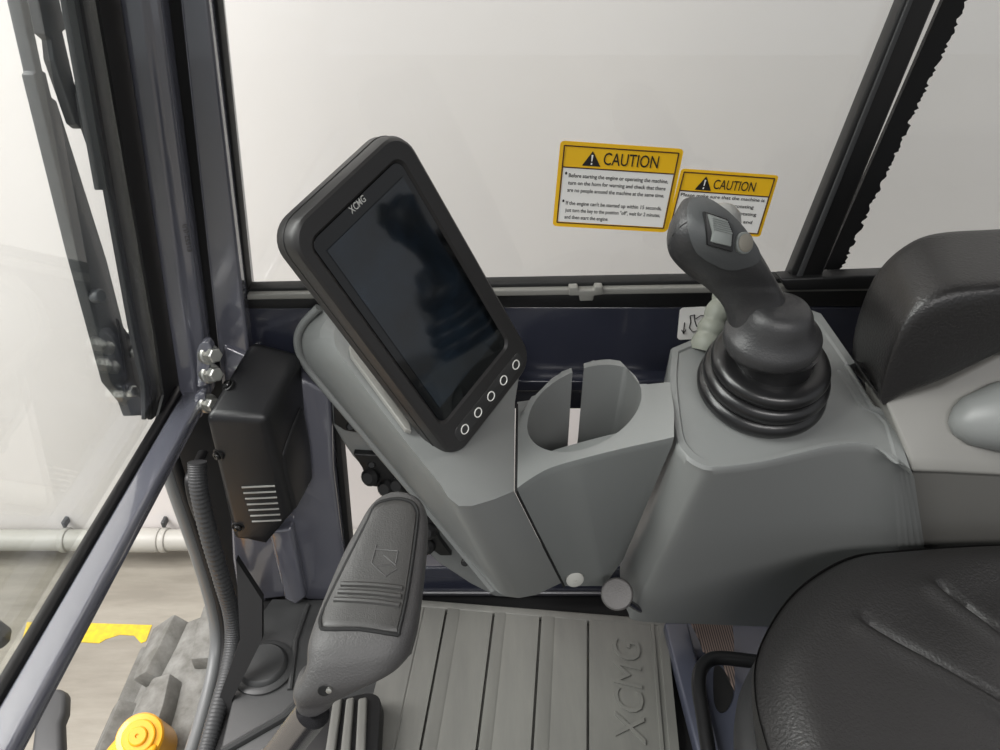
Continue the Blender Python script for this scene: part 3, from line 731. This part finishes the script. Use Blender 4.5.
text_into(bm, 'XCMG', lambda u, v, d: ML(u, v, .0002), mloc(349.5, 210.5)[0]+.000, mloc(349.5, 210.5)[1]-.004, .0195, .0068, 1.0, bold=.012)
obj('logo', bm, M['silver'], mo)
# mount behind the monitor down to the console
mp0, mp1 = ML(0, -.04, -.03), ML(.0, -.08, -.09)
obj('mount', tube([mp0, (mp0+mp1)/2+V((0, 0, -.01)), V((mp1.x, mp1.y, mp1.z-.06))], [.03, .028, .03], 16), M['mon'], mo)

# ================================================================== decals on the window
def quad(pts, Y):
    P = [PY(x, y, Y) for x, y in pts]        # TL TR BR BL
    def fn(u, v, d=0):                        # u right, v up
        p = (P[3]*(1-u)+P[2]*u)*(1-v)+(P[0]*(1-u)+P[1]*u)*v
        return V((p.x, p.y-d, p.z))
    return fn
def prect(fn, u0, v0, u1, v1, d, bm=None): return slab([fn(u, v, d) for u, v in ((u0, v0), (u1, v0), (u1, v1), (u0, v1))], (0, .0002, 0), bm)
def caution(name, pts, label, asp, lines, hd, hx):
    fn = quad(pts, W+.0035); ro_ = root(name, fn(.5, 0), label, 'sticker', None)
    rr_ = rrect(1, 1, .04, 5); rr_ = [(.5+x*1, .5+y) for x, y in [(cx, cy) for cx, cy in rr_]]
    obj('backing', slab([fn(u, v, 0) for u, v in rr_], (0, .0004, 0)), M['yellow'], ro_)
    mx, my = .035, .05
    bm = B()
    for a, b_ in (((mx, my), (1-mx, my)), ((1-mx, my), (1-mx, 1-my)), ((1-mx, 1-my), (mx, 1-my)), ((mx, 1-my), (mx, my))):
        tube([fn(*a, .0003), fn(*b_, .0003)], .0007, 4, bm)
    tube([fn(mx, hd, .0003), fn(1-mx, hd, .0003)], .0007, 4, bm)
    obj('border', bm, M['brown'], ro_)
    obj('white_panel', prect(fn, mx+.008, my+.012, 1-mx-.008, hd-.006, .0002), M['decalw'], ro_)
    th0 = hd+.03; th1 = 1-my-.04; cx = .27; hwid = (th1-th0)*asp*.62
    tri = fillet([fn(cx-hwid, th0, .0005), fn(cx+hwid, th0, .0005), fn(cx, th1, .0005)], .001, 3)
    tw = obj('warning_triangle', slab(tri, (0, .0002, 0)), M['ink'], ro_)
    bm = slab([fn(cx+x*hwid, th0+y*(th1-th0), .0008) for x, y in ((-.10, .75), (.10, .75), (.05, .32), (-.05, .32))], (0, .0002, 0))
    slab([fn(cx+x*hwid, th0+y*(th1-th0), .0008) for x, y in ((-.08, .22), (.08, .22), (.08, .10), (-.08, .10))], (0, .0002, 0), bm)
    obj('exclamation_mark', bm, M['decalw'], tw)
    bm = B(); text_into(bm, 'CAUTION', lambda u, v, d: fn(u, v, .0006), *hx, .145 if hd > .7 else .155, 1.0, bold=.004)
    obj('heading', bm, M['ink'], ro_)
    bm = B()
    for s, u0, v0, w_, h_ in lines: text_into(bm, s, lambda u, v, d: fn(u, v, .0006), u0, v0, w_, h_, bold=.012)
    obj('text', bm, M['ink'], ro_)
L1 = ['Before starting the engine or operating the machine,', 'turn on the horn for warning and check that there', 'are no people around the machine at the same time.',
      "If the engine can't be started up within 15 seconds,", 'just turn the key to the position "off", wait for 2 minutes,', 'and then start the engine.']
ls = []
for i, (s, v0) in enumerate(zip(L1, (.60, .515, .43, .275, .19, .105))): ls.append((s, .095, v0, (.83, .82, .82, .82, .82, .38)[i], .046))
ls += [('•', .062, .60, .018, .09), ('•', .062, .275, .018, .09)]
caution('caution_sticker', [(560.5, 140.5), (684, 149), (666.5, 232.5), (552.5, 226)], 'larger yellow and white caution sticker on the side window, with two bulleted paragraphs', .72, ls, .71, (.365, .765, .45))
ls = [('Please make sure that the machine is', .06, .575, .87, .055), ('rotating', .64, .455, .20, .055), ('n rotating', .64, .34, .25, .055), ('ort and', .67, .21, .20, .055)]
caution('caution_sticker', [(681.5, 168.5), (779, 175.5), (760, 237), (666, 230)], 'smaller caution sticker partly hidden behind the joystick grip', .62, ls, .66, (.365, .725, .43))
fn = quad([(680, 308), (722, 306), (718, 338), (677, 340)], W-.0062)
lb = root('lever_label', fn(.5, 0), 'small white label with a blade symbol on the side panel beside the pale lever', 'sticker')
obj('backing', slab([fn(.5+x, .5+y, 0) for x, y in rrect(1, 1, .1, 5)], (0, .0006, 0)), M['decalw'], lb)
bm = B()
def pline(pts, r=.0007): tube([fn(u, v, .0006) for u, v in pts], r, 4, bm)
pline([(.14, .55), (.14, .2)]); pline([(.09, .32), (.14, .2), (.19, .32)])
pline([(.26, .75), (.36, .78), (.38, .6), (.44, .42), (.54, .3), (.36, .24), (.27, .38), (.29, .55), (.26, .75)])
pline([(.40, .65), (.52, .75), (.66, .72), (.8, .62), (.9, .62)]); pline([(.45, .42), (.6, .5), (.8, .52)])
obj('symbol', bm, M['ink'], lb)

# ================================================================== armrest
ar = root('armrest', PY(930, 400, .65), 'thick black vinyl padded armrest curving down at its front end', 'armrest')
near = [(879, 397, .60), (884, 374, .60), (893, 346, .60), (905, 323, .60), (924, 305, .60), (955, 293, .60), (1000, 287, .60)]
far = [(852, 366, .70), (853, 335, .70), (862, 300, .70), (877, 268, .70), (902, 243, .70), (935, 229, .70), (1000, 225, .70)]
lowr = [(884, 406, .60), (889, 405, .60), (895, 403, .60), (904, 399, .60), (920, 393, .60), (950, 381, .60), (1000, 356, .60)]
na, fa, la_ = ([*cat3([PY(*p) for p in q], 5)] for q in (near, far, lowr))
for q in (na, fa, la_):
    e_ = q[-1]
    for k in (.3, .6, 1.0): q.append(e_+V((.45, 0, .004))*k)
rings = []
for a, b_, l_ in zip(na, fa, la_):
    fb = l_+(b_-a); row = []
    for cx, cy in sell(48, 8):
        u, v_ = (cx*1.02+1)/2, (cy*1.02+1)/2
        row.append((l_*(1-u)+fb*u)*(1-v_)+(a*(1-u)+b_*u)*v_)
    rings.append(row)
obj('pad', loft(rings), M['leather'], ar, sharp=80)
q = (rings[0][0]+rings[0][22])/2
obj('front_clip', slab([PY(x, y, .605) for x, y in ((876, 392), (892, 398), (893, 403), (880, 401))], (0, .06, 0)), M['black'], ar, .002)

# ================================================================== seat
sr = root('operator_seat', (.5, .3, -.004), 'black vinyl operator seat cushion with moulded grooves, in the lower right corner', 'seat')
pix = [(1000, 537), (900, 543), (848, 551), (797, 584), (763, 636), (757, 685)]
oc = [PZ(x, y, .372) for x, y in pix]
ol = [V((.78, .575, 0)), V((.66, .58, 0))]+[V((p.x, p.y, 0)) for p in oc]+[V((.232, .34, 0)), V((.235, .24, 0)), V((.25, .1, 0)), V((.30, .02, 0)), V((.42, -.02, 0)), V((.6, -.03, 0)), V((.78, -.03, 0)), V((.86, .05, 0)), V((.88, .27, 0)), V((.86, .5, 0))]
ol = cat3(ol, 10, True); cen = V((.55, .28, 0))
gr = []
for a_, b_ in (((870, 619), (1015, 700)), ((944, 583), (1060, 672)), ((840, 740), (905, 790))):
    gr.append((PZ(*a_, .39), PZ(*b_, .39)))
gr = gr[:2]
GS = 1
def topz(x, y, s):
    z = .390 - .034*max(0, (s-.84)/.16)**2.3 - .012*math.exp(-((s-.72)/.10)**2)*.25 - .010*(1-s)
    for a_, b_ in gr:
        d = (b_-a_).xy; L = d.length; d = d/L; r_ = V((x, y))-a_.xy; u = r_.dot(d); w_ = r_.dot(V((-d.y, d.x)))
        uu = 0 if 0 <= u <= L else (-u if u < 0 else u-L)
        q_ = math.hypot(w_, uu)
        z += -.009*math.exp(-(q_/.0048)**2) + (.006*math.exp(-((w_+GS*.012)/.011)**2)*math.exp(-(uu/.012)**2))
    return z
lv_ = [1-.012*k for k in range(1, 60)]; lv_ = [1.0]+lv_+[.24, .18, .12, .06, .02]
rings = [[V((cen.x+(p.x-cen.x)*s, cen.y+(p.y-cen.y)*s, z)) for p in ol] for s, z in ((.93, .27), (.965, .30), (.985, .325), (.998, .345), (1.0, .36))]
rings += [[(lambda x, y: V((x, y, topz(x, y, s))))(cen.x+(p.x-cen.x)*s*.998, cen.y+(p.y-cen.y)*s*.998) for p in ol] for s in lv_]
obj('cushion', loft(rings), M['seat'], sr, sharp=80)
shr = [[V((cen.x+(p.x-cen.x)*s, cen.y+(p.y-cen.y)*s, z)) for p in ol] for s, z in ((.80, .12), (.86, .15), (.955, .20), (.99, .235), (1.005, .262), (1.012, .285), (1.0, .296), (.96, .300), (.92, .30))]
obj('shell', loft(shr), M['shell'], sr, sharp=60)
obj('pedestal', box((.34, .1, .03), (.8, .48, .14)), M['black'], sr, .02)
pth = cat3([PZ(x, y, .19) for x, y in ((775, 664), (750, 661), (722, 658), (708, 661), (700, 672), (699, 690), (703, 715), (710, 760), (716, 790))], 6)
obj('adjust_lever', tube(pth, .0085, 12), M['bellow'], sr)
obj('tag', slab([PZ(x, y, .30) for x, y in ((763, 738), (766, 738), (771, 752), (768, 752))], (0, 0, .002)), M['white'], sr)
# blue steel seat base plate beside the mat
pp = [(668, 622), (800, 626), (860, 760), (704, 760)]
sb = root('seat_base', (.4, .5, -.003), 'dark blue steel floor plate between the mat and the seat', 'base plate')
obj('plate', slab([PZ(x, y, .012) for x, y in pp], (0, 0, -.012)), M['blue'], sb, .003)
obj('fold', slab([PZ(x, y, .03) for x, y in ((664, 622), (688, 622), (722, 760), (700, 760))], (0, 0, -.025)), M['blue'], sb, .004)
sl = cat3([PZ(x, y, .0135) for x, y in ((714, 668), (722, 668), (733, 690), (728, 708), (720, 712), (714, 700))], 6, True)
obj('slot', slab(sl, (0, 0, -.003)), M['gap'], sb)
pp = [(690, 620), (732, 620), (734, 640), (735, 690), (722, 662), (703, 650), (700, 640)]
tag(obj('webbing_strap', slab([PZ(x, y, .045) for x, y in pp], (0, 0, -.004)), M['web']), 'brown ribbed strap behind the black loop lever beside the seat', 'strap')

# ================================================================== floor mat
mo_ = PZ(417, 599.5, 0.012); mx_ = (PZ(635, 617, .012)-mo_); mx_.z = 0; mx_.normalize(); my_ = V((-mx_.y, mx_.x, 0))
def MT(u, v, z=.012): p = mo_+mx_*u+my_*v; return V((p.x, p.y, z))
def mu(x, y): p = PZ(x, y, .012)-mo_; return p.dot(mx_), p.dot(my_)
fm = root('floor_mat', MT(.15, -.3, 0), 'grey ribbed rubber floor mat with raised lettering', 'floor mat')
uL, uR = mu(396, 605)[0], mu(668, 640)[0]
vN = -.62
prof = [(uL, 0), (uL, .012)]
edges = [mu(x, 640)[0] for x in (441, 454.5, 490.5, 502.5, 539, 553, 588)]
def step(u, za, zb): prof.extend([(u-.0015, za), (u+.0015, zb)])
def groove(u): prof.extend([(u-.0020, .012), (u-.0018, .0005), (u+.0018, .0005), (u+.0020, .0140)])
u5 = mu(417, 640)[0]; prof += [(u5-.001, .012), (u5+.001, .0105), (u5+.003, .012)]
for i in (0, 2, 4):
    groove(edges[i]); step(edges[i+1], .0135, .012)
groove(edges[6])
ur = mu(652, 640)[0]
prof += [(ur-.001, .012), (ur, .015), (ur+.004, .015), (ur+.005, .012), (ur+.011, .012), (ur+.012, .014), (uR, .014), (uR, 0)]
vb = mu(500, 612)[1]
obj('ribbed_sheet', loft([[MT(u, vv, z) for u, z in prof] for vv in (vN, vb-.002)]), M['mat'], fm, sharp=25)
obj('back_border', slab([MT(uL, vb-.003, .0135), MT(uR, vb-.003, .0135), MT(uR, .0, .0135), MT(uL, .0, .0135)], (0, 0, -.013)), M['mat'], fm, .003)
tx0 = mu(628, 744); tx1 = mu(628, 640)
bm = B()
u_base = mu(642, 690)[0]; u_top = mu(612, 690)[0]; capm = u_base-u_top
text_into(bm, 'XCMG', lambda u, v, d: MT(u_base-v, tx0[1]+u, .0122+d), 0, 0, tx1[1]-tx0[1], capm, 1.0, .0024, .0008, .18)
obj('raised_lettering', bm, M['mat'], fm, sharp=50)

# front corner floor cover with round cap
fcv = root('floor_cover', PZ(265, 690, 0), 'black moulded floor cover with a round cap in the front corner', 'floor cover')
pp = [(262, 612), (272, 598), (400, 600), (398, 640), (388, 770), (215, 770), (232, 700), (246, 640)]
obj('panel', slab([PZ(x, y, .010) for x, y in pp], (0, 0, -.011)), M['fcover'], fcv, .004)
p = PZ(264, 668, .010)
obj('round_cap', lathe([(.045, -.002), (.045, .004), (.041, .006), (.036, .0065), (.034, .012), (.031, .0145), (.0005, .0155)], p, (0, 0, 1), 48), M['fcover'], fcv, sharp=35)
obj('raised_rib', tube([PZ(x, y, .012) for x, y in ((222, 752), (285, 716), (300, 700))], .006, 8), M['fcover'], fcv)
obj('raised_edge', tube([PZ(x, y, .011) for x, y in ((308, 605), (296, 640), (290, 690))], .004, 8), M['fcover'], fcv)

# foot pedal
fpd = root('foot_pedal', PZ(350, 740, .01), 'ribbed rubber foot pedal on the floor below the lever grip', 'pedal')
pp = [(322, 703), (370, 692), (381, 697), (376, 790), (290, 790)]
obj('base', slab([PZ(x, y, .05) for x, y in fillet([V((x, y, 0)) for x, y in pp], 8, 4) for x, y in [(x, y)]] if False else [PZ(p.x, p.y, .05) for p in fillet([V((x, y, 0)) for x, y in pp], 8, 4)], (0, .01, -.05)), M['black'], fpd, .003)
for (xa, xb, xc, xd) in ((358, 367, 364, 353), (346, 354, 347, 336), (333, 342, 330, 319)):
    p4 = [(xa, 698), (xb, 696), (xc, 790), (xd, 790)]
    obj('pad_rib', slab([PZ(x, y, .058) for x, y in p4], (0, 0, -.01)), M['mat'], fpd, .003)

# ================================================================== lever with moulded grip (foreground)
tl = root('travel_lever', PD(285, 800, .62), 'dark grey moulded lever grip on a chrome shaft in the foreground', 'lever')
S = [(394, 492, 5, .640, .003), (394, 494, 14, .638, .009), (394, 499, 23, .634, .014), (393, 508, 30, .628, .017), (390, 522, 35.5, .62, .019), (383, 545, 42, .607, .020), (370.5, 590, 50, .583, .022), (359.5, 632, 55, .56, .024), (355, 656, 53, .553, .026), (350, 673, 53, .552, .027), (343, 686, 50, .553, .026), (328, 697, 39, .556, .022), (319, 704, 29, .560, .019), (315, 708, 23, .564, .018), (313, 714, 17, .568, .012), (312, 717, 8, .571, .006)]
S = catmull(S, 5); rings = []
for i, (x, y, hw, t, th) in enumerate(S):
    a = S[max(i-1, 0)]; b_ = S[min(i+1, len(S)-1)]
    tn = (PD(b_[0], b_[1], b_[3])-PD(a[0], a[1], a[3])).normalized()
    u = V((1, 0, 0)); u = (u+V((0, .12, .06))).normalized(); nn = V((0, -.55, .83)).normalized()
    if y > 660: k = min(1, (y-660)/45); nn = (nn*(1-k)+V((0, -.9, .1))*k).normalized()
    c = PD(x, y, t)-nn*th
    rings.append([c+u*cx*hw*t/F+nn*cy*th for cx, cy in sell(48, 3.6)])
gpl = obj('grip', loft(rings), M['lever'], tl, sharp=80)
bv = bvh_of(gpl)
po = [(381, 502), (397, 499), (411, 502), (417, 510), (417, 524), (408, 588), (399, 630), (395, 634), (360, 629), (326, 629), (321, 625), (323, 612), (345, 566), (368, 521), (374, 508)]
po = [tuple(p) for p in catmull(po, 3, True)]
obj('panel_groove', surf_line(bv, po+po[:1], .0019, 8, -.0002), M['gap'], tl)
obj('top_panel', surf_patch(bv, [(367+(x-367)*.965, 567+(y-567)*.98) for x, y in po], .0016), M['leverp'], tl, sharp=45)
for (a_, b_) in (((342, 585), (402, 589)), ((339, 592.5), (401, 597.5)), ((335, 600.5), (399.5, 606))):
    obj('rib', surf_line(bv, [(a_[0]+(b_[0]-a_[0])*t, a_[1]+(b_[1]-a_[1])*t-1.2*math.sin(math.pi*t)) for t in (0, .2, .4, .6, .8, 1)], .0024, 8, .0012), M['leverp'], tl)
bm = B()
for q in ([(377, 546), (372, 564), (377, 569), (386, 577), (397, 570), (392, 566), (377, 566)], [(376, 550), (398, 552), (396, 564)], [(384, 556), (396, 566)]):
    surf_line(bv, q, .0006, 5, .0018, bm)
obj('emblem', bm, M['lever'], tl)
p, n = hit(bv, 324, 690)
obj('screw_hole', lathe([(.0045, .0012), (.0036, .0014), (.003, -.001), (.0003, -.001)], p, n, 20), M['gap'], tl)
obj('screw_tip', lathe([(.0022, .0), (.0022, .0022), (.0003, .0026)], p+V((.004, 0, .001)), n, 12), M['zinc'], tl)
s0_ = PD(313, 712, .575); s1_ = PD(262, 778, .64)
obj('shaft', tube([s0_]+cat3([s0_.lerp(s1_, .3), s0_.lerp(s1_, .7), s1_, V((s1_.x-.03, s1_.y-.005, s1_.z-.15)), V((s1_.x-.03, s1_.y, -.004))], 6), .0135, 20), M['chrome'], tl)

# ================================================================== light
def area(name, loc, aim, sx, sy, power, col=(1, .972, .955)):
    d = bpy.data.lights.new(name, 'AREA'); d.shape = 'RECTANGLE'; d.size = sx; d.size_y = sy; d.energy = power; d.color = col
    o = bpy.data.objects.new(name, d); C.objects.link(o); o.location = loc
    o.rotation_euler = (V(aim)-V(loc)).to_track_quat('-Z', 'Y').to_euler(); return o
area('ceiling_light', (-2.0, .1, 2.9), (0, .6, .4), 2.0, .8, 80)
area('added_key_light', (-2.6, .2, 1.9), (0, .6, .4), .9, .9, 50)  # unseen low key, added to brighten left-facing sides through the windscreen
area('ceiling_light', (.6, -2.6, 3.2), (.3, .5, .3), 3, .5, 80)
area('ceiling_light', (0, 1.0, 3.8), (0, 1.3, 0), 8, .3, 80)
wd = bpy.data.worlds.new('warehouse'); bpy.context.scene.world = wd; wd.use_nodes = True
wd.node_tree.nodes['Background'].inputs[0].default_value = (.95, .97, 1, 1); wd.node_tree.nodes['Background'].inputs[1].default_value = .5
# ================================================================== camera
cd = bpy.data.cameras.new('camera'); cam = bpy.data.objects.new('camera', cd); C.objects.link(cam)
cam.location = CAM; cam.rotation_euler = (math.radians(55), 0, 0); cd.sensor_fit = 'HORIZONTAL'; cd.sensor_width = 36; cd.lens = 36*F/1000; cd.clip_start = .01
sc_ = bpy.context.scene; sc_.camera = cam
sc_.view_settings.view_transform = 'Standard'; sc_.view_settings.look = 'None'; sc_.view_settings.exposure = .16; sc_.view_settings.gamma = 1
sc_.view_settings.use_curve_mapping = False
